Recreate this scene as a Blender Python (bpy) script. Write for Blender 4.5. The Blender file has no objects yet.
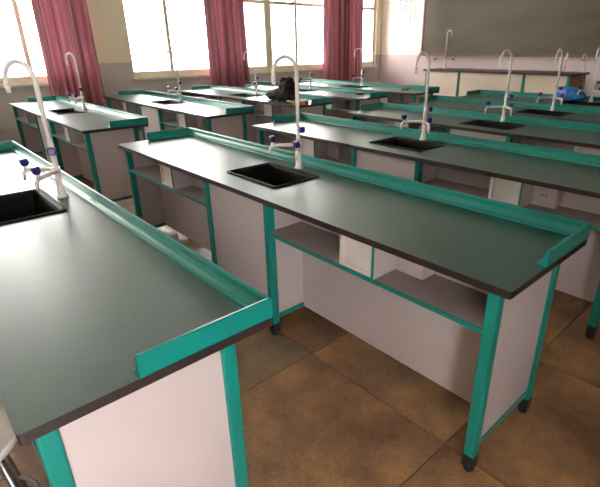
import bpy, bmesh, math, random
from mathutils import Vector, Matrix
random.seed(7)
S = bpy.context.scene
C = S.collection

# ------------------------------------------------------------------ camera
def set_camera():
    cd = bpy.data.cameras.new('camera'); co = bpy.data.objects.new('camera', cd); C.objects.link(co)
    f, pitch, roll, yaw = 457.3251, math.radians(22.9614), math.radians(-0.6087), math.radians(47.8927)
    F = Vector((-math.sin(yaw)*math.cos(pitch), math.cos(yaw)*math.cos(pitch), -math.sin(pitch)))
    R = Vector((math.cos(yaw), math.sin(yaw), 0)); U = R.cross(F)
    R2 = R*math.cos(roll) + U*math.sin(roll); U2 = -R*math.sin(roll) + U*math.cos(roll)
    M = Matrix((R2, U2, -F)).transposed().to_4x4(); M.translation = Vector((0.4903, -1.2017, 1.4713))
    co.matrix_world = M
    cd.sensor_fit = 'HORIZONTAL'; cd.sensor_width = 36; cd.lens = f/600*36
    cd.shift_x = -(318.6517-300)/600; cd.shift_y = -(243.5-239.4284)/600
    cd.clip_start = .02
    S.camera = co
set_camera()

# ------------------------------------------------------------------ light
W = bpy.data.worlds.new('daylight'); S.world = W; W.use_nodes = True
bg = W.node_tree.nodes['Background']
bg.inputs[0].default_value = (1.0, .97, .945, 1); bg.inputs[1].default_value = 22.0
S.view_settings.view_transform = 'Standard'; S.view_settings.look = 'None'
S.view_settings.gamma = 1; S.view_settings.use_curve_mapping = False
S.view_settings.exposure = -0.12

# ------------------------------------------------------------------ materials
def mat(name, col, rough=.5, metal=0, col2=None, scale=5, bump=0, bscale=60, spec=.5, coat=0, stretch=None, detail=4, lo=.35, hi=.65):
    m = bpy.data.materials.new(name); m.use_nodes = True
    nt = m.node_tree; b = nt.nodes['Principled BSDF']
    b.inputs['Base Color'].default_value = (*col, 1); b.inputs['Roughness'].default_value = rough
    b.inputs['Metallic'].default_value = metal; b.inputs['Specular IOR Level'].default_value = spec
    b.inputs['Coat Weight'].default_value = coat
    tc = nt.nodes.new('ShaderNodeTexCoord'); co = tc.outputs['Object']
    if stretch:
        mp = nt.nodes.new('ShaderNodeMapping'); mp.inputs['Scale'].default_value = stretch
        nt.links.new(co, mp.inputs['Vector']); co = mp.outputs[0]
    if col2 is None: col2 = tuple(c*.88 for c in col)
    n = nt.nodes.new('ShaderNodeTexNoise'); n.inputs['Scale'].default_value = scale; n.inputs['Detail'].default_value = detail
    r = nt.nodes.new('ShaderNodeValToRGB')
    r.color_ramp.elements[0].position = lo; r.color_ramp.elements[1].position = hi
    r.color_ramp.elements[0].color = (*col, 1); r.color_ramp.elements[1].color = (*col2, 1)
    nt.links.new(co, n.inputs['Vector']); nt.links.new(n.outputs['Fac'], r.inputs['Fac'])
    nt.links.new(r.outputs['Color'], b.inputs['Base Color'])
    if bump:
        n2 = nt.nodes.new('ShaderNodeTexNoise'); n2.inputs['Scale'].default_value = bscale
        bp = nt.nodes.new('ShaderNodeBump'); bp.inputs['Strength'].default_value = bump; bp.inputs['Distance'].default_value = .01
        nt.links.new(co, n2.inputs['Vector']); nt.links.new(n2.outputs['Fac'], bp.inputs['Height'])
        nt.links.new(bp.outputs['Normal'], b.inputs['Normal'])
    return m
def srgb(r, g, b): return tuple(((c/255)/12.92 if c/255 <= .04045 else ((c/255+.055)/1.055)**2.4) for c in (r, g, b))
M = {}
M['top'] = mat('worktop_laminate', srgb(38, 78, 68), .37, col2=srgb(33, 67, 58), scale=2.2, bump=.03, bscale=90, spec=.9)
M['edge'] = mat('worktop_edge', srgb(44, 32, 31), .45, scale=8)
M['teal'] = mat('teal_profile', srgb(14, 128, 119), .28, col2=srgb(12, 121, 113), scale=6)
M['panel'] = mat('white_board', srgb(190, 178, 178), .5, col2=srgb(182, 169, 169), scale=2.5)
M['inner'] = mat('grey_board', srgb(160, 144, 144), .55, scale=2.5)
M['black'] = mat('black_plastic', srgb(26, 22, 24), .45, scale=10)
M['sink'] = mat('black_sink', srgb(10, 7, 8), .55, scale=10, spec=.15)
M['tap'] = mat('cream_coated_tap', srgb(246, 240, 238), .3, col2=srgb(238, 231, 228), scale=12)
M['knob'] = mat('blue_knob', srgb(34, 24, 120), .3, scale=20)
M['wall'] = None
M['frame'] = mat('window_frame_cream', srgb(244, 232, 208), .45, scale=4)
M['sill'] = mat('sill_tile', srgb(246, 240, 224), .35, scale=4)
M['ceil'] = mat('ceiling_paint', srgb(232, 226, 214), .8, scale=2)
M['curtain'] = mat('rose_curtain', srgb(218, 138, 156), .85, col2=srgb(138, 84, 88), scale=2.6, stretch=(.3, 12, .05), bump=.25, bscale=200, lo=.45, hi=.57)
M['board'] = mat('chalkboard_green', srgb(92, 86, 70), .55, col2=srgb(108, 98, 82), scale=1.6, stretch=(.5, 1, 1.6), detail=6)
M['boardframe'] = mat('board_frame', srgb(150, 104, 96), .5, scale=6)
M['tile_a'] = None
M['grout'] = mat('floor_joint', srgb(124, 96, 72), .7, scale=10)
M['ttop'] = mat('teacher_top', srgb(72, 58, 54), .35, scale=6)
M['tpanel'] = mat('teacher_panel', srgb(222, 208, 192), .5, col2=srgb(212, 196, 182), scale=2)
M['wood'] = mat('tan_wood', srgb(150, 112, 82), .5, col2=srgb(130, 94, 66), scale=4, stretch=(1, 1, 8))
M['bag'] = mat('black_nylon', srgb(28, 20, 21), .8, col2=srgb(46, 34, 34), spec=.2, scale=8, bump=.4, bscale=25)
M['blue'] = mat('blue_plastic_bag', srgb(30, 100, 190), .3, col2=srgb(60, 140, 215), scale=14, bump=.5, bscale=30)
M['yellow'] = mat('yellow_wood', srgb(176, 140, 62), .5, col2=srgb(150, 112, 56), scale=9)
M['white'] = mat('white_plastic', srgb(216, 206, 202), .4, scale=5)
M['steel'] = mat('stool_steel', srgb(150, 150, 150), .3, metal=.9, scale=8)
M['ink'] = mat('grey_ink', srgb(120, 124, 140), .7, scale=8)
M['paper'] = mat('notice_paper', srgb(240, 236, 224), .8, scale=8)
M['added_door'] = mat('added_door_paint', srgb(150, 100, 70), .45, scale=3, stretch=(1, 1, .2))

def translucent(m, w, col):
    nt = m.node_tree; b = nt.nodes['Principled BSDF']; o = [n for n in nt.nodes if n.type == 'OUTPUT_MATERIAL'][0]
    t = nt.nodes.new('ShaderNodeBsdfTranslucent'); t.inputs[0].default_value = (*col, 1)
    mx = nt.nodes.new('ShaderNodeMixShader'); mx.inputs[0].default_value = w
    nt.links.new(b.outputs[0], mx.inputs[1]); nt.links.new(t.outputs[0], mx.inputs[2]); nt.links.new(mx.outputs[0], o.inputs[0])
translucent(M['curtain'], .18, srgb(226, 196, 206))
def wall_material(name='painted_wall', lo=srgb(200, 194, 190), hi=srgb(248, 240, 212)):
    m = bpy.data.materials.new(name); m.use_nodes = True
    nt = m.node_tree; b = nt.nodes['Principled BSDF']; b.inputs['Roughness'].default_value = .65
    tc = nt.nodes.new('ShaderNodeTexCoord'); sx = nt.nodes.new('ShaderNodeSeparateXYZ')
    nt.links.new(tc.outputs['Object'], sx.inputs[0])
    gt = nt.nodes.new('ShaderNodeMath'); gt.operation = 'GREATER_THAN'; gt.inputs[1].default_value = 1.25
    nt.links.new(sx.outputs['Z'], gt.inputs[0])
    n = nt.nodes.new('ShaderNodeTexNoise'); n.inputs['Scale'].default_value = 3; n.inputs['Detail'].default_value = 5
    nt.links.new(tc.outputs['Object'], n.inputs['Vector'])
    mx = nt.nodes.new('ShaderNodeMix'); mx.data_type = 'RGBA'
    mx.inputs['A'].default_value = (*lo, 1); mx.inputs['B'].default_value = (*hi, 1)
    nt.links.new(gt.outputs[0], mx.inputs['Factor'])
    mr = nt.nodes.new('ShaderNodeMapRange'); mr.inputs['To Min'].default_value = .93; mr.inputs['To Max'].default_value = 1.03
    nt.links.new(n.outputs['Fac'], mr.inputs['Value'])
    hs = nt.nodes.new('ShaderNodeHueSaturation'); nt.links.new(mr.outputs[0], hs.inputs['Value'])
    nt.links.new(mx.outputs['Result'], hs.inputs['Color']); nt.links.new(hs.outputs[0], b.inputs['Base Color'])
    return m
M['wall'] = wall_material()
M['wall_f'] = wall_material('front_wall_paint', srgb(234, 216, 218), srgb(250, 246, 238))
M['wall_r'] = wall_material('right_wall_darkened', srgb(112, 106, 100), srgb(160, 148, 136))  # unseen right wall darkened so less light bounces onto the end panels

def terrazzo(name, c1, c2, c3):
    m = bpy.data.materials.new(name); m.use_nodes = True
    nt = m.node_tree; b = nt.nodes['Principled BSDF']; L = nt.links
    tc = nt.nodes.new('ShaderNodeTexCoord'); oi = nt.nodes.new('ShaderNodeObjectInfo')
    ad = nt.nodes.new('ShaderNodeVectorMath'); ad.operation = 'MULTIPLY_ADD'; ad.inputs[1].default_value = (1, 1, 1)
    sc = nt.nodes.new('ShaderNodeVectorMath'); sc.operation = 'SCALE'; sc.inputs[0].default_value = (37, 19, 53)
    L.new(oi.outputs['Random'], sc.inputs['Scale']); L.new(tc.outputs['Object'], ad.inputs[0]); L.new(sc.outputs[0], ad.inputs[2])
    n = nt.nodes.new('ShaderNodeTexNoise'); n.inputs['Scale'].default_value = 3.2; n.inputs['Detail'].default_value = 6; n.inputs['Roughness'].default_value = .62
    L.new(ad.outputs[0], n.inputs['Vector'])
    r = nt.nodes.new('ShaderNodeValToRGB'); e = r.color_ramp.elements
    e[0].position = .36; e[0].color = (*c1, 1); e[1].position = .64; e[1].color = (*c3, 1)
    k = e.new(.5); k.color = (*c2, 1)
    L.new(n.outputs['Fac'], r.inputs['Fac'])
    v = nt.nodes.new('ShaderNodeTexVoronoi'); v.inputs['Scale'].default_value = 140; L.new(ad.outputs[0], v.inputs['Vector'])
    hs = nt.nodes.new('ShaderNodeHueSaturation')
    mr = nt.nodes.new('ShaderNodeMapRange'); mr.inputs['To Min'].default_value = .86; mr.inputs['To Max'].default_value = 1.14
    sp = nt.nodes.new('ShaderNodeSeparateColor'); L.new(v.outputs['Color'], sp.inputs[0]); L.new(sp.outputs[0], mr.inputs['Value'])
    L.new(mr.outputs[0], hs.inputs['Value']); L.new(r.outputs[0], hs.inputs['Color']); L.new(hs.outputs[0], b.inputs['Base Color'])
    m2 = nt.nodes.new('ShaderNodeMapRange'); m2.inputs['To Min'].default_value = .28; m2.inputs['To Max'].default_value = .55
    L.new(n.outputs['Fac'], m2.inputs['Value']); L.new(m2.outputs[0], b.inputs['Roughness'])
    return m
M['tile_a'] = terrazzo('terrazzo_brown', srgb(112, 84, 62), srgb(140, 106, 78), srgb(172, 130, 88))
M['tile_b'] = terrazzo('terrazzo_olive', srgb(100, 86, 66), srgb(124, 105, 80), srgb(146, 118, 86))

def glass():
    m = bpy.data.materials.new('window_glass'); m.use_nodes = True
    nt = m.node_tree; nt.nodes.clear()
    o = nt.nodes.new('ShaderNodeOutputMaterial'); t = nt.nodes.new('ShaderNodeBsdfTransparent'); g = nt.nodes.new('ShaderNodeBsdfGlossy')
    g.inputs['Roughness'].default_value = .03; t.inputs[0].default_value = (.96, .97, .96, 1)
    mx = nt.nodes.new('ShaderNodeMixShader'); fr = nt.nodes.new('ShaderNodeFresnel'); fr.inputs['IOR'].default_value = 1.3
    nt.links.new(fr.outputs[0], mx.inputs[0]); nt.links.new(t.outputs[0], mx.inputs[1]); nt.links.new(g.outputs[0], mx.inputs[2])
    nt.links.new(mx.outputs[0], o.inputs[0]); return m
M['glass'] = glass()

# ------------------------------------------------------------------ helpers
def bx(bm, x0, x1, y0, y1, z0, z1, mi=0):
    v = [bm.verts.new((x, y, z)) for x in (x0, x1) for y in (y0, y1) for z in (z0, z1)]
    for f in ((0, 1, 3, 2), (4, 6, 7, 5), (0, 4, 5, 1), (2, 3, 7, 6), (0, 2, 6, 4), (1, 5, 7, 3)):
        bm.faces.new([v[i] for i in f]).material_index = mi
    return v
def prism(bm, pts, a, b, axis='z', mi=0):
    """extrude a closed 2-D outline between a and b along an axis"""
    def P(p, t): return {'z': (p[0], p[1], t), 'x': (t, p[0], p[1]), 'y': (p[0], t, p[1])}[axis]
    A = [bm.verts.new(P(p, a)) for p in pts]; B = [bm.verts.new(P(p, b)) for p in pts]; n = len(pts)
    bm.faces.new(A[::-1]).material_index = mi; bm.faces.new(B).material_index = mi
    for i in range(n): bm.faces.new((A[i], A[(i+1) % n], B[(i+1) % n], B[i])).material_index = mi
def rrect(x0, x1, y0, y1, r, n=3):
    o = []
    for cx, cy, a0 in ((x1-r, y1-r, 0), (x0+r, y1-r, 90), (x0+r, y0+r, 180), (x1-r, y0+r, 270)):
        for k in range(n+1):
            a = math.radians(a0+90*k/n); o.append((cx+r*math.cos(a), cy+r*math.sin(a)))
    return o
def tube(bm, pts, radii, n=10, cap=True, mi=0):
    pts = [Vector(p) for p in pts]
    if not hasattr(radii, '__len__'): radii = [radii]*len(pts)
    rings = []; up = None
    for i, p in enumerate(pts):
        t = (pts[min(i+1, len(pts)-1)]-pts[max(i-1, 0)]).normalized()
        if up is None: up = t.orthogonal().normalized()
        up = (up-t*up.dot(t)).normalized(); s = t.cross(up)
        rings.append([bm.verts.new(p+(up*math.cos(2*math.pi*k/n)+s*math.sin(2*math.pi*k/n))*radii[i]) for k in range(n)])
    for a, b in zip(rings, rings[1:]):
        for k in range(n):
            f = bm.faces.new((a[k], a[(k+1) % n], b[(k+1) % n], b[k])); f.smooth = True; f.material_index = mi
    if cap:
        bm.faces.new(rings[0][::-1]); bm.faces.new(rings[-1])
def obj(name, bm, m, parent=None, bevel=0, smooth=False, segs=2):
    bmesh.ops.recalc_face_normals(bm, faces=bm.faces)
    me = bpy.data.meshes.new(name); bm.to_mesh(me); bm.free()
    for x in (m if isinstance(m, (list, tuple)) else [m]): me.materials.append(x)
    o = bpy.data.objects.new(name, me); C.objects.link(o); o.parent = parent
    if smooth:
        for p in me.polygons: p.use_smooth = True
    if bevel:
        b = o.modifiers.new('bevel', 'BEVEL'); b.width = bevel; b.segments = segs; b.limit_method = 'ANGLE'
    return o
def boxobj(name, dims, m, parent=None, bevel=0):
    bm = bmesh.new(); bx(bm, *dims); return obj(name, bm, m, parent, bevel)
def tag(o, label, cat, group=None):
    o['label'] = label; o['category'] = cat
    if group: o['group'] = group
    return o
def thing(name, label, cat, loc=(0, 0, 0), rz=0, group=None):
    o = bpy.data.objects.new(name, None); C.objects.link(o); o.location = loc; o.rotation_euler = (0, 0, rz)
    o.empty_display_size = .1
    return tag(o, label, cat, group)
def struct(name, bm, m, parent=None, bevel=0):
    o = obj(name, bm, m, parent, bevel)
    if not parent: o['kind'] = 'structure'
    return o
def sempty(name, loc=(0, 0, 0)):
    o = bpy.data.objects.new(name, None); C.objects.link(o); o.location = loc; o['kind'] = 'structure'; o.empty_display_size = .1
    return o
def copy_tree(o, parent=None):
    c = o.copy(); C.objects.link(c); c.parent = parent
    for ch in list(o.children): copy_tree(ch, c)
    return c

# ------------------------------------------------------------------ room shell
XL, XR, YF, YB, ZC = -7.5, 1.5, 8.15, -3.5, 3.3
JX, JY, TS = -.988, .08, .8
floor = struct('floor', (lambda b: (bx(b, XL-.24, XR+.24, YB-.2, YF+.2, -.12, -.006), b)[1])(bmesh.new()), M['grout'])
def floor_tiles():
    meshes = {}
    i0 = math.floor((XL-JX)/TS); j0 = math.floor((YB-JY)/TS)
    for i in range(i0, 13):
        for j in range(j0, 13):
            x0, x1 = max(JX+i*TS, XL), min(JX+(i+1)*TS, XR); y0, y1 = max(JY+j*TS, YB), min(JY+(j+1)*TS, YF)
            if x1-x0 < .02 or y1-y0 < .02: continue
            olive = (i, j) == (-1, -1) or random.random() < .15
            if (i, j) in ((0, -1), (0, 0), (-1, 0), (-1, -2), (0, -2)): olive = False
            w, h = round(x1-x0, 3), round(y1-y0, 3); key = (w, h, olive)
            if key not in meshes:
                bm = bmesh.new(); g = .0015; e = .0015
                A = [bm.verts.new(p) for p in ((g, g, -.006), (w-g, g, -.006), (w-g, h-g, -.006), (g, h-g, -.006))]
                B = [bm.verts.new(p) for p in ((g+e, g+e, 0), (w-g-e, g+e, 0), (w-g-e, h-g-e, 0), (g+e, h-g-e, 0))]
                bm.faces.new(B); bm.faces.new(A[::-1])
                for k in range(4): bm.faces.new((A[k], A[(k+1) % 4], B[(k+1) % 4], B[k]))
                bmesh.ops.recalc_face_normals(bm, faces=bm.faces)
                me = bpy.data.meshes.new('floor_tile'); bm.to_mesh(me); bm.free()
                me.materials.append(M['tile_b' if olive else 'tile_a']); meshes[key] = me
            o = bpy.data.objects.new('floor_tile', meshes[key]); C.objects.link(o); o.location = (x0, y0, 0); o.parent = floor
floor_tiles()

SILL, HEAD, TR = 1.0, 2.95, 2.26
WINS = [(-3.1, -1.55, []), (-1.0, 1.28, [.47]), (1.93, 3.72, [2.66]), (3.85, 6.45, [4.78, 5.5]), (7.0, 7.97, [7.5])]
bm = bmesh.new()
T = .24
bx(bm, XL-T, XL, YB-.2, YF+.2, 0, SILL); bx(bm, XL-T, XL, YB-.2, YF+.2, HEAD, ZC)
edges = [YB-.2]+[v for w in WINS for v in w[:2]]+[YF+.2]
for a, b in zip(edges[::2], edges[1::2]): bx(bm, XL-T, XL, a, b, SILL, HEAD)
struct('wall_left', bm, M['wall'])
def window(n, y0, y1, mulls, x, sgn, sill=SILL, head=HEAD, tr=TR):
    """frame set in the wall; sgn +1: room lies on the +x side"""
    e = sempty('window_%d' % n, (x, (y0+y1)/2, sill))
    def B(y0_, y1_, z0, z1, x0, x1):
        bm = bmesh.new(); xs = sorted((x0*sgn, x1*sgn)); bx(bm, xs[0], xs[1], y0_-(y0+y1)/2, y1_-(y0+y1)/2, z0-sill, z1-sill); return bm
    bm = B(y0, y1, sill, sill+.10, -.16, -.06)
    for a, b, c, d in ((y0, y1, head-.06, head), (y0, y0+.05, sill+.10, head-.06), (y1-.05, y1, sill+.10, head-.06), (y0+.05, y1-.05, tr-.03, tr+.03)):
        t = B(a, b, c, d, -.16, -.06); me = bpy.data.meshes.new('t'); t.to_mesh(me); t.free(); bm.from_mesh(me); bpy.data.meshes.remove(me)
    obj('window_frame', bm, M['frame'], e, .004)
    for m_ in mulls:
        w = .08 if abs(m_-4.78) < .01 else .03
        obj('mullion', B(m_-w, m_+w, sill+.10, head-.06, -.15, -.05), M['frame'], e, .003)
    ed = [y0+.05]+mulls+[y1-.05]
    for a, b in zip(ed, ed[1:]):
        obj('pane', B(a, b, sill+.10, tr-.03, -.112, -.106), M['glass'], e)
        obj('pane', B(a, b, tr+.03, head-.06, -.112, -.106), M['glass'], e)
    obj('window_sill', B(y0-.03, y1+.03, sill-.03, sill+.012, -.06, .045), M['sill'], e, .004)
    return e
for i, (a, b, ml) in enumerate(WINS): window(i+1, a, b, ml, XL, 1)

struct('wall_front', (lambda b: (bx(b, XL, XR, YF, YF+.2, 0, ZC), b)[1])(bmesh.new()), M['wall_f'])
bm = bmesh.new(); bx(bm, XL, XR, YB-.2, YB, 0, ZC); struct('wall_back', bm, M['wall'])
# right wall, unseen; open doorway added to let light onto the near bench
DY0, DY1 = -2.2, -1.38
bm = bmesh.new()
bx(bm, XR, XR+T, YB-.2, DY0, 0, ZC); bx(bm, XR, XR+T, DY0, DY1, 2.2, ZC); bx(bm, XR, XR+T, DY1, YF+.2, 0, ZC)
struct('wall_right', bm, M['wall_r'])
d = sempty('added_door_1', (XR, DY1, 0))
bm = bmesh.new(); bx(bm, .0, T, -.05, 0, 0, 2.2); bx(bm, 0, T, DY0-DY1, DY0-DY1+.05, 0, 2.2); bx(bm, 0, T, DY0-DY1+.05, -.05, 2.15, 2.2)
obj('added_door_frame', bm, M['frame'], d, .004)
bm = bmesh.new(); bx(bm, T+.02, T+1.0, -.045, -.005, .01, 2.14); lf = obj('added_door_leaf', bm, M['added_door'], d, .004)
bm = bmesh.new(); tube(bm, [(T+.92, -.05, 1.0), (T+.92, -.10, 1.0), (T+.8, -.10, 1.0)], .01); obj('added_door_handle', bm, M['steel'], lf)
bm = bmesh.new(); bx(bm, XL-.24, XR+.24, YB-.2, YF+.2, ZC, ZC+.12); struct('ceiling', bm, M['ceil'])
bm = bmesh.new(); bx(bm, XL, XR, YF-.012, YF, 0, .12); struct('baseboard_front', bm, M['inner'])
bm = bmesh.new(); bx(bm, XL, XL+.012, YB, YF-.012, 0, .12); struct('baseboard_left', bm, M['inner'])

# ------------------------------------------------------------------ lab bench
L, D, H, TH = 3.103, .603, .80, .026
def worktop_bm(hole=True):
    bm = bmesh.new(); out = rrect(-L, 0, 0, D, .009, 3)
    o = [bm.verts.new((x, y, H)) for x, y in out]
    for i in range(len(o)): bm.edges.new((o[i], o[(i+1) % len(o)]))
    if hole:
        h = [bm.verts.new((x, y, H)) for x, y in ((-1.775, .17), (-1.355, .17), (-1.355, .44), (-1.775, .44))]
        for i in range(4): bm.edges.new((h[i], h[(i+1) % 4]))
    bmesh.ops.triangle_fill(bm, use_beauty=True, use_dissolve=False, edges=bm.edges[:])
    bmesh.ops.recalc_face_normals(bm, faces=bm.faces)
    r = bmesh.ops.extrude_face_region(bm, geom=bm.faces[:])
    for v in r['geom']:
        if isinstance(v, bmesh.types.BMVert): v.co.z = H-TH
    bm.normal_update()
    for f in bm.faces: f.material_index = 0 if abs(f.normal.z) > .5 and f.calc_center_median().z > H-.001 else 1
    return bm
def rail_profile():
    # (u inward from the outer edge, z above worktop)
    return [(0, -.002), (0, .056), (.004, .059), (.009, .058), (.011, .052), (.012, .034), (.018, .020), (.024, .011), (.034, .008), (.036, .0), (.030, -.0005)]
def sweep_rail(bm, path):
    """sweep the rail profile along a path of (x, y, nx, ny), mitred"""
    pr = rail_profile(); rings = []
    for x, y, nx, ny in path: rings.append([bm.verts.new((x+nx*u, y+ny*u, H+z)) for u, z in pr])
    for a, b in zip(rings, rings[1:]):
        for k in range(len(pr)): bm.faces.new((a[k], a[(k+1) % len(pr)], b[(k+1) % len(pr)], b[k]))
    bm.faces.new(rings[0]); bm.faces.new(rings[-1][::-1])
RT = .238
def build_bench(label, group):
    t = thing('lab_bench', label, 'bench', group=group)
    obj('worktop', worktop_bm(), [M['top'], M['edge']], t, 0)
    bm = bmesh.new(); sweep_rail(bm, [(-L, D, 1, -1), (0, D, -1, -1)]); obj('back_rail', bm, M['teal'], t)
    for x, nx in ((-L, 1), (0, -1)):
        bm = bmesh.new(); sweep_rail(bm, [(x, RT, nx, 0), (x, D, nx, -1)]); obj('end_rail', bm, M['teal'], t)
    # sink
    bm = bmesh.new()
    def ring(x0, x1, y0, y1, z, r): return [bm.verts.new((x, y, z)) for x, y in rrect(x0, x1, y0, y1, r, 3)]
    rs = [ring(-1.80, -1.33, .145, .465, H+.0005, .02), ring(-1.80, -1.33, .145, .465, H+.006, .02), ring(-1.787, -1.343, .158, .452, H+.009, .018),
          ring(-1.780, -1.350, .165, .445, H+.003, .016), ring(-1.773, -1.357, .172, .438, H+.003, .016), ring(-1.768, -1.362, .177, .433, H-.01, .03), ring(-1.745, -1.385, .20, .41, H-.25, .05)]
    for a, b in zip(rs, rs[1:]):
        for k in range(len(a)): bm.faces.new((a[k], a[(k+1) % len(a)], b[(k+1) % len(a)], b[k])).smooth = False
    bm.faces.new(rs[-1])
    sk = obj('sink', bm, M['sink'], t)
    bm = bmesh.new(); tube(bm, [(-1.565, .305, H-.249), (-1.565, .305, H-.243)], .03, 14); obj('drain', bm, M['steel'], sk)
    # legs: rounded upright profiles with a groove, black feet
    for x in (-L+.065, -1.845, -1.262, -.065):
        for y in (.05, .488):
            bm = bmesh.new(); a, b = .021, .022
            prism(bm, rrect(x-a, x+a, y-b, y+b, .007, 3), .075, H-TH); lg = obj('leg', bm, M['teal'], t)
            bm = bmesh.new(); prism(bm, rrect(x-.022, x+.022, y-.023, y+.023, .006), .022, .076); tube(bm, [(x, y, 0), (x, y, .012), (x, y, .026)], [.02, .02, .012], 10)
            obj('foot', bm, M['black'], lg)
    # end panels and their bottom rails
    for x in (-L+.065, -.065):
        boxobj('end_panel', (x-.009, x+.009, .072, .466, .125, H-TH), M['panel'], t)
        boxobj('bottom_rail', (x-.012, x+.012, .072, .466, .095, .125), M['teal'], t, .003)
    # cupboard under the sink
    boxobj('cupboard_front', (-1.824, -1.283, .042, .058, .095, H-TH), M['panel'], t, .002)
    for x in (-1.845, -1.262):
        boxobj('cupboard_side', (x-.008, x+.008, .072, .466, .125, H-TH), M['panel'], t)
        boxobj('bottom_rail', (x-.011, x+.011, .072, .466, .095, .125), M['teal'], t, .003)
    boxobj('back_panel', (-1.824, -1.283, .480, .494, .095, H-TH), M['panel'], t)
    # two knee spaces: modesty panel, shelf, power box, divider, socket
    for x0, x1, bx0 in ((-L+.076, -1.853, -2.465), (-1.254, -.076, -.75)):
        boxobj('knee_panel', (x0, x1, .252, .268, .10, H-TH), M['panel'], t)
        sh = boxobj('shelf', (x0, x1, .036, .252, .60, .615), M['inner'], t)
        boxobj('shelf_trim', (x0, x1, .028, .036, .600, .616), M['teal'], sh, .001)
        pb = boxobj('service_box', (bx0, bx0+.185, .046, .252, .615, H-TH), M['white'], t, .003)
        bm = bmesh.new(); a, b, c, e_ = bx0, bx0+.185, .617, H-TH-.002; w = .022
        bx(bm, a, b, .036, .046, c, c+w*.8); bx(bm, a, b, .036, .046, e_-w*.8, e_); bx(bm, a, a+w, .036, .046, c+w*.8, e_-w*.8); bx(bm, b-w, b, .036, .046, c+w*.8, e_-w*.8)
        obj('box_frame', bm, M['white'], pb, .002)
        dv = boxobj('divider', (bx0+.187, bx0+.195, .032, .252, .615, H-TH), M['panel'], t)
        boxobj('divider_trim', (bx0+.186, bx0+.196, .026, .032, .618, H-TH), M['teal'], dv)
        so = boxobj('socket_plate', (bx0+.197, bx0+.33, .17, .252, .615, H-TH), M['panel'], t, .002)
        for sx in (.252, .272):
            boxobj('socket_slot', (bx0+sx, bx0+sx+.005, .168, .1705, .675, .687), M['black'], so)
    # tap: base, riser, swan neck, two low outlets
    fx, fy = -1.565, .505
    bm = bmesh.new()
    tube(bm, [(fx, fy, H+.001), (fx, fy, H+.012), (fx, fy, H+.014), (fx, fy, H+.05), (fx, fy, H+.055), (fx, fy, H+.14), (fx, fy, H+.15), (fx, fy, H+.27)],
         [.026, .026, .020, .018, .014, .014, .0115, .0115], 14)
    fc = obj('faucet', bm, M['tap'], t)
    bm = bmesh.new()
    for s in (-1, 1):   # outlets splay towards both sides of the sink
        P = [(fx, fy, .935), (fx+s*.035, fy-.015, .937), (fx+s*.085, fy-.070, .937), (fx+s*.115, fy-.105, .934), (fx+s*.122, fy-.115, .918), (fx+s*.123, fy-.117, .885)]
        tube(bm, P, [.011, .010, .010, .010, .009, .007], 10)
        tube(bm, [(fx+s*.112, fy-.102, .935), (fx+s*.112, fy-.102, .957)], [.012, .008], 10)
    tube(bm, [(fx, fy, .918), (fx, fy, .952)], [.018, .018], 12)
    obj('twin_outlet', bm, M['tap'], fc)
    def knob(c, ax):
        bm = bmesh.new(); ax = Vector(ax); q = ax.to_track_quat('Z', 'Y')
        R = []
        for z, r in ((0, .011), (.006, .019), (.03, .021), (.036, .016)):
            R.append([bm.verts.new(Vector(c)+q@Vector(((r*(1 if k % 3 else .82))*math.cos(2*math.pi*k/12), (r*(1 if k % 3 else .82))*math.sin(2*math.pi*k/12), z))) for k in range(12)])
        for a, b in zip(R, R[1:]):
            for k in range(12): bm.faces.new((a[k], a[(k+1) % 12], b[(k+1) % 12], b[k]))
        bm.faces.new(R[0][::-1]); bm.faces.new(R[-1]); obj('knob', bm, M['knob'], fc)
    for s in (-1, 1): knob((fx+s*.112, fy-.102, .955), (0, -.15, 1))
    bm = bmesh.new(); tube(bm, [(fx, fy, 1.035), (fx+.03, fy-.008, 1.035)], [.014, .009], 10); obj('valve_stem', bm, M['tap'], fc)
    knob((fx+.026, fy-.007, 1.035), (1, -.25, 0))
    # swan neck swivels about the riser: own origin on the axis
    bm = bmesh.new(); r = .085; P = [(0, 0, 1.05-H), (0, 0, 1.2-H), (0, 0, 1.335-H)]
    for k in range(1, 13):
        a = math.pi*k/12; P.append((0, -r+r*math.cos(a), 1.335-H+r*math.sin(a)))
    P += [(0, -2*r, 1.315-H)]
    tube(bm, P, [.0105]*(len(P)-1)+[.0105], 12)
    tube(bm, [(0, -2*r, 1.325-H), (0, -2*r, 1.285-H)], [.0125, .010], 12)
    nk = obj('swan_neck', bm, M['tap'], fc); nk.location = (fx, fy, H)
    return t
def neck(b, deg):
    for c in b.children:
        if c.name.startswith('faucet'):
            for k in c.children:
                if k.name.startswith('swan_neck'): k.rotation_euler = (0, 0, math.radians(deg))
BX = -3.9231
Y1, Y3, Y4, Y5, Y6 = -1.191, 1.231, 2.4672, 3.5526, 4.655
G = 'white panelled lab benches with teal rails'
proto = build_bench('lab bench in the middle, the only one seen along its whole length, knee spaces open', G)
neck(proto, 5)
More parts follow.
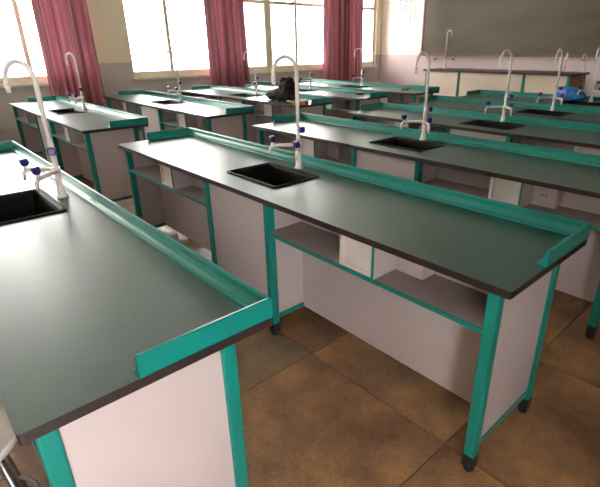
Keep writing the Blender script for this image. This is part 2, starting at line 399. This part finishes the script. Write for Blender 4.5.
for x, y, a, rz, lab in [
    (-.3748, Y1, -60, .1336, 'nearest lab bench at lower left, with brightly lit white end panel'),
    (0, Y3, 5, 0, 'lab bench directly behind the whole middle one, its right end outside the photo'),
    (0, Y4, -5, 0, 'lab bench second behind the whole middle one'),
    (0, Y5, 5, 0, 'lab bench just in front of the one with the blue plastic bag'),
    (0, Y6, 5, 0, 'lab bench with the blue plastic bag, nearest the teacher\'s counter'),
    (BX-.35, Y1, -60, 0, 'lab bench showing only a teal rail corner at the photo\'s left edge'),
    (BX, 0, -75, 0, 'lab bench in front of the first rose curtain, its white right end in full view'),
    (BX, Y3, -10, 0, 'lab bench below the second window, between the first and second rose curtains'),
    (BX, Y4, -10, 0, 'lab bench with the black bag and yellow wooden piece on its right end'),
    (BX, Y5, -10, 0, 'lab bench just beyond the black bag, a small dark block on its right end'),
    (BX+.13, Y6, -10, 0, 'farthest lab bench by the windows, near the room corner and third rose curtain')]:
    b = copy_tree(proto); b.location = (x, y, 0); b.rotation_euler = (0, 0, math.radians(rz)); b['label'] = lab; neck(b, a)

# ------------------------------------------------------------------ curtains
def curtain(label, y0, y1, seed):
    random.seed(seed); bm = bmesh.new(); n = 90; rows = 14; z0, z1 = .42, 3.0; gr = []
    ph = [random.uniform(0, 6.28) for _ in range(4)]; k = (y1-y0)/.74; nf = 6*k
    for i in range(rows+1):
        v = i/rows; z = z0+(z1-z0)*v; row = []
        for j in range(n+1):
            u = j/n; w = u+.010*math.sin(3.1*v+ph[0]+u*4)
            a = .048*math.sin(2*math.pi*nf*w+ph[1]+1.1*math.sin(5*u+ph[2]))+.016*math.sin(2*math.pi*nf*1.9*w+ph[3])+.01*math.sin(9*u+4*v)
            flare = 1+.05*(1-v)
            yy = (y0+y1)/2+(u-.5)*(y1-y0)*flare
            row.append(bm.verts.new((XL+.135+a*(1.15-.35*v), yy, z)))
        gr.append(row)
    for a, b in zip(gr, gr[1:]):
        for j in range(n): bm.faces.new((a[j], a[j+1], b[j+1], b[j])).smooth = True
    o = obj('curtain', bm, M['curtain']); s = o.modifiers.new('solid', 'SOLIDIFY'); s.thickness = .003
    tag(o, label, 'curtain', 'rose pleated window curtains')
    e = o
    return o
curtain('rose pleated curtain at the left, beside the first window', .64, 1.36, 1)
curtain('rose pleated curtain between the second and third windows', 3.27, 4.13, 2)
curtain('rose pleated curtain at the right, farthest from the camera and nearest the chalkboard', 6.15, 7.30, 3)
rod = thing('curtain_rod', 'long metal curtain rod above all the windows', 'curtain rod', (XL+.135, 0, 3.03))
bm = bmesh.new(); tube(bm, [(0, -2.6, 0), (0, 7.9, 0)], .014, 10); obj('rod', bm, M['steel'], rod)
for y in (-2.4, 1.6, 5.0, 7.8):
    bm = bmesh.new(); tube(bm, [(-.135, y, 0), (0, y, 0)], .008, 8); obj('bracket', bm, M['steel'], rod)

# ------------------------------------------------------------------ chalkboard and front wall
cb = thing('chalkboard', 'large dark olive chalkboard with thin brownish frame on the front wall', 'chalkboard', (-4.2, YF, 1.24))
boxobj('board_surface', (-2.03, 2.03, -.045, -.002, .03, 1.5), M['board'], cb)
for d_ in ((-2.06, 2.06, -.055, -.002, 0, .03), (-2.06, 2.06, -.055, -.002, 1.5, 1.53), (-2.06, -2.03, -.055, -.002, .03, 1.5), (2.03, 2.06, -.055, -.002, .03, 1.5)):
    boxobj('frame_strip', d_, M['boardframe'], cb, .002)
boxobj('chalk_tray', (-1.95, 1.95, -.12, -.055, .0, .012), M['boardframe'], cb, .002)
nt_ = thing('wall_notice', 'pale wall notice with columns of small grey characters left of the chalkboard', 'notice', (-6.75, YF, 2.1))
boxobj('sheet', (-.32, .22, -.006, -.001, -.42, .75), M['paper'], nt_)
bm = bmesh.new(); random.seed(3)
for cx, top, cnt in ((-.20, .66, 7), (-.05, .70, 8), (.10, .72, 11)):
    for k in range(cnt):
        z = top-k*.085
        for q in range(4):
            a = random.uniform(-.02, .02); b_ = random.uniform(-.02, .02)
            if q % 2: bx(bm, cx-.022, cx+.022, -.0075, -.006, z+a-.003, z+a+.003)
            else: bx(bm, cx+b_-.003, cx+b_+.003, -.0075, -.006, z-.025, z+.025)
o = obj('printed_characters', bm, M['ink'], nt_); o['kind'] = 'stuff'

# podium and teacher's counter
pod = thing('podium', 'low concrete teaching podium under the teacher\'s counter', 'podium', (-4.0, 7.3, 0))
boxobj('podium_step', (-2.4, 2.4, -.85, .84, 0, .17), M['inner'], pod, .01)
TX0, TX1, TY0, TY1, TZ = -5.30, -2.46, 6.88, 7.62, 1.02
tb = thing('teacher_counter', 'long teacher\'s counter with dark top, cream front panels and teal legs below the chalkboard', 'counter', (0, 0, 0))
bm = bmesh.new(); prism(bm, rrect(TX0, TX1, TY0, TY1, .02), TZ-.035, TZ); obj('counter_top', bm, M['ttop'], tb)
lx = [TX0+.07, -4.50, -3.25, TX1-.06]
for x in lx:
    for y in (TY0+.05, TY1-.07):
        bm = bmesh.new(); prism(bm, rrect(x-.022, x+.022, y-.022, y+.022, .006), .22, TZ-.035); lg = obj('leg', bm, M['teal'], tb)
        boxobj('foot', (x-.02, x+.02, y-.02, y+.02, .171, .221), M['black'], lg)
for a, b in zip(lx, lx[1:]): boxobj('front_panel', (a+.024, b-.024, TY0+.04, TY0+.06, .24, TZ-.035), M['tpanel'], tb)
boxobj('end_panel', (lx[-1]-.01, lx[-1]+.01, TY0+.075, TY1-.095, .24, TZ-.035), M['wood'], tb)
boxobj('end_panel', (lx[0]-.01, lx[0]+.01, TY0+.075, TY1-.095, .24, TZ-.035), M['tpanel'], tb)

def small_tap(label, x, y, h, rz, outlets, nrz=0, group=None):
    t = thing('laboratory_tap', label, 'tap', (x, y, TZ), rz, group)
    bm = bmesh.new(); tube(bm, [(0, 0, 0), (0, 0, .012), (0, 0, .014), (0, 0, h*.3)], [.032, .032, .02, .016], 12)
    obj('riser', bm, M['tap'], t)
    bm = bmesh.new(); r = .055; P = [(0, 0, h*.28), (0, 0, h-r)]+[(0, -r+r*math.cos(math.pi*k/10), h-r+r*math.sin(math.pi*k/10)) for k in range(1, 11)]+[(0, -2*r, h-r-.05)]
    tube(bm, P, .0125, 10); nk = obj('swan_neck', bm, M['tap'], t); nk.rotation_euler = (0, 0, nrz)
    if outlets:
        bm = bmesh.new(); tube(bm, [(-.2, -.05, .13), (-.19, -.05, .15), (0, 0, .15), (.2, -.05, .15), (.21, -.05, .12)], .013, 8); obj('twin_outlet', bm, M['tap'], t)
        for s in (-1, 1):
            bm = bmesh.new(); tube(bm, [(s*.19, -.05, .16), (s*.19, -.05, .19)], [.018, .02], 8); obj('knob', bm, M['knob'], t)
small_tap('tall tap on the left end of the teacher\'s counter, against the chalkboard', -5.08, 7.3, .70, .2, True, 1.2)
small_tap('short tap on the teacher\'s counter, left of the other short one', -2.80, 7.4, .30, .5, False)
wt = small_tap('short tap at the far right end of the teacher\'s counter', -2.515, 7.48, .28, -.2, False)

# ------------------------------------------------------------------ loose things
def lump(name, m, loc, pts, label, cat, sub=3, seed=1, amp=.02, rz=0):
    """sewn or crumpled soft body from a few ellipsoids merged and wrinkled"""
    bm = bmesh.new()
    for (cx, cy, cz, rx, ry, rz_) in pts:
        r = bmesh.ops.create_icosphere(bm, subdivisions=sub, radius=1)
        for v in r['verts']: v.co = Vector((cx+v.co.x*rx, cy+v.co.y*ry, max(0, cz+v.co.z*rz_)))
    o = obj(name, bm, m, smooth=True); o.location = loc; o.rotation_euler = (0, 0, rz)
    md = o.modifiers.new('remesh', 'REMESH'); md.mode = 'VOXEL'; md.voxel_size = .011; md.use_smooth_shade = True
    tx = bpy.data.textures.new(name+'_folds', 'CLOUDS'); tx.noise_scale = .06
    dm = o.modifiers.new('folds', 'DISPLACE'); dm.texture = tx; dm.strength = amp; dm.mid_level = .5; dm.texture_coords = 'LOCAL'
    return tag(o, label, cat)
bagc = (-4.42, 2.70)
bag = thing('black_bag', 'slumped black bag with peaked top on the lab bench near the windows', 'bag', (bagc[0], bagc[1], H))
b1 = lump('bag_body', M['bag'], (0, 0, .012), [(-.04, 0, .07, .27, .12, .09), (.03, 0, .15, .17, .09, .12), (-.25, 0, .05, .15, .11, .07), (-.05, .0, .21, .06, .06, .08), (.07, 0, .23, .05, .06, .07)], '', '', amp=.03)
for k in ('label', 'category'): del b1[k]
b1.parent = bag
bm = bmesh.new(); tube(bm, [(-.06, -.03, .25), (-.03, -.04, .30), (.02, -.04, .25), (.05, -.04, .22), (.10, -.04, .29), (.13, -.03, .24)], .009, 8); s_ = obj('handle', bm, M['bag'], bag)

yb = thing('wooden_block', 'yellowish wooden piece lying beside the black bag', 'block', (-4.06, 2.62, H), .12)
bm = bmesh.new(); bx(bm, -.12, .12, -.035, .035, 0.001, .035); obj('block_body', bm, M['yellow'], yb, .006)
bm = bmesh.new(); prism(bm, rrect(.02, .11, -.03, .03, .01), .035, .05); obj('dark_pad', bm, M['wood'], yb, .004)

blue = lump('plastic_bag', M['blue'], (-1.785, Y6+.468, H+.02), [(0, 0, .065, .15, .075, .085), (-.06, 0, .10, .10, .06, .06), (.10, 0, .04, .08, .07, .04), (-.15, 0, .04, .07, .06, .05)], 'crumpled blue plastic bag on the bench nearest the teacher\'s counter', 'plastic bag', amp=.03)

def eraser(label, x, y, rz):
    t = thing('board_eraser', label, 'eraser', (x, y, H), rz)
    boxobj('felt', (-.06, .06, -.025, .025, .001, .018), M['black'], t, .003)
    boxobj('grip', (-.062, .062, -.027, .027, .018, .038), M['wood'], t, .004)
eraser('small dark block on the bench just beyond the black bag', -4.30, 3.98, .2)
eraser('small dark block on the farthest bench by the windows', -4.28, 5.02, .1)

cr = tag(boxobj('white_patch_block', (-.11, .11, -.06, .06, 0.001, .05), M['white']), 'small white flat box on the floor under the whole bench\'s left knee space', 'box')  # flat white block with a strip, stands for a pale floor patch
cr.location = (-3.0, .22, 0); cr.rotation_euler = (0, 0, .1)
bm_ = bmesh.new(); bx(bm_, -.112, .112, -.012, .012, .048, .0515); cl_ = obj('pale_strip', bm_, M['paper'], cr)

st = thing('lab_stool', 'round pale plastic stool tucked at the nearest lab bench, bottom left corner', 'stool', (-.92, -1.32, 0))
bm = bmesh.new(); R = []
for z, r in ((.42, .150), (.425, .158), (.445, .162), (.455, .155), (.457, .12), (.452, .04)):
    R.append([bm.verts.new((r*math.cos(2*math.pi*k/32), r*math.sin(2*math.pi*k/32), z)) for k in range(32)])
for a, b in zip(R, R[1:]):
    for k in range(32): bm.faces.new((a[k], a[(k+1) % 32], b[(k+1) % 32], b[k])).smooth = True
bm.faces.new(R[0][::-1]); bm.faces.new(R[-1]); obj('seat', bm, M['white'], st)
for k in range(4):
    a = math.radians(45+90*k); bm = bmesh.new()
    tube(bm, [(.11*math.cos(a), .11*math.sin(a), .42), (.165*math.cos(a), .165*math.sin(a), .012)], .011, 10); lg = obj('leg', bm, M['steel'], st)
    bm = bmesh.new(); tube(bm, [(.163*math.cos(a), .163*math.sin(a), .03), (.167*math.cos(a), .167*math.sin(a), .0)], .015, 10); obj('rubber_foot', bm, M['black'], lg)
bm = bmesh.new(); P = [(.148*math.cos(2*math.pi*k/24), .148*math.sin(2*math.pi*k/24), .14) for k in range(25)]; tube(bm, P, .008, 8, cap=False); obj('foot_ring', bm, M['steel'], st)
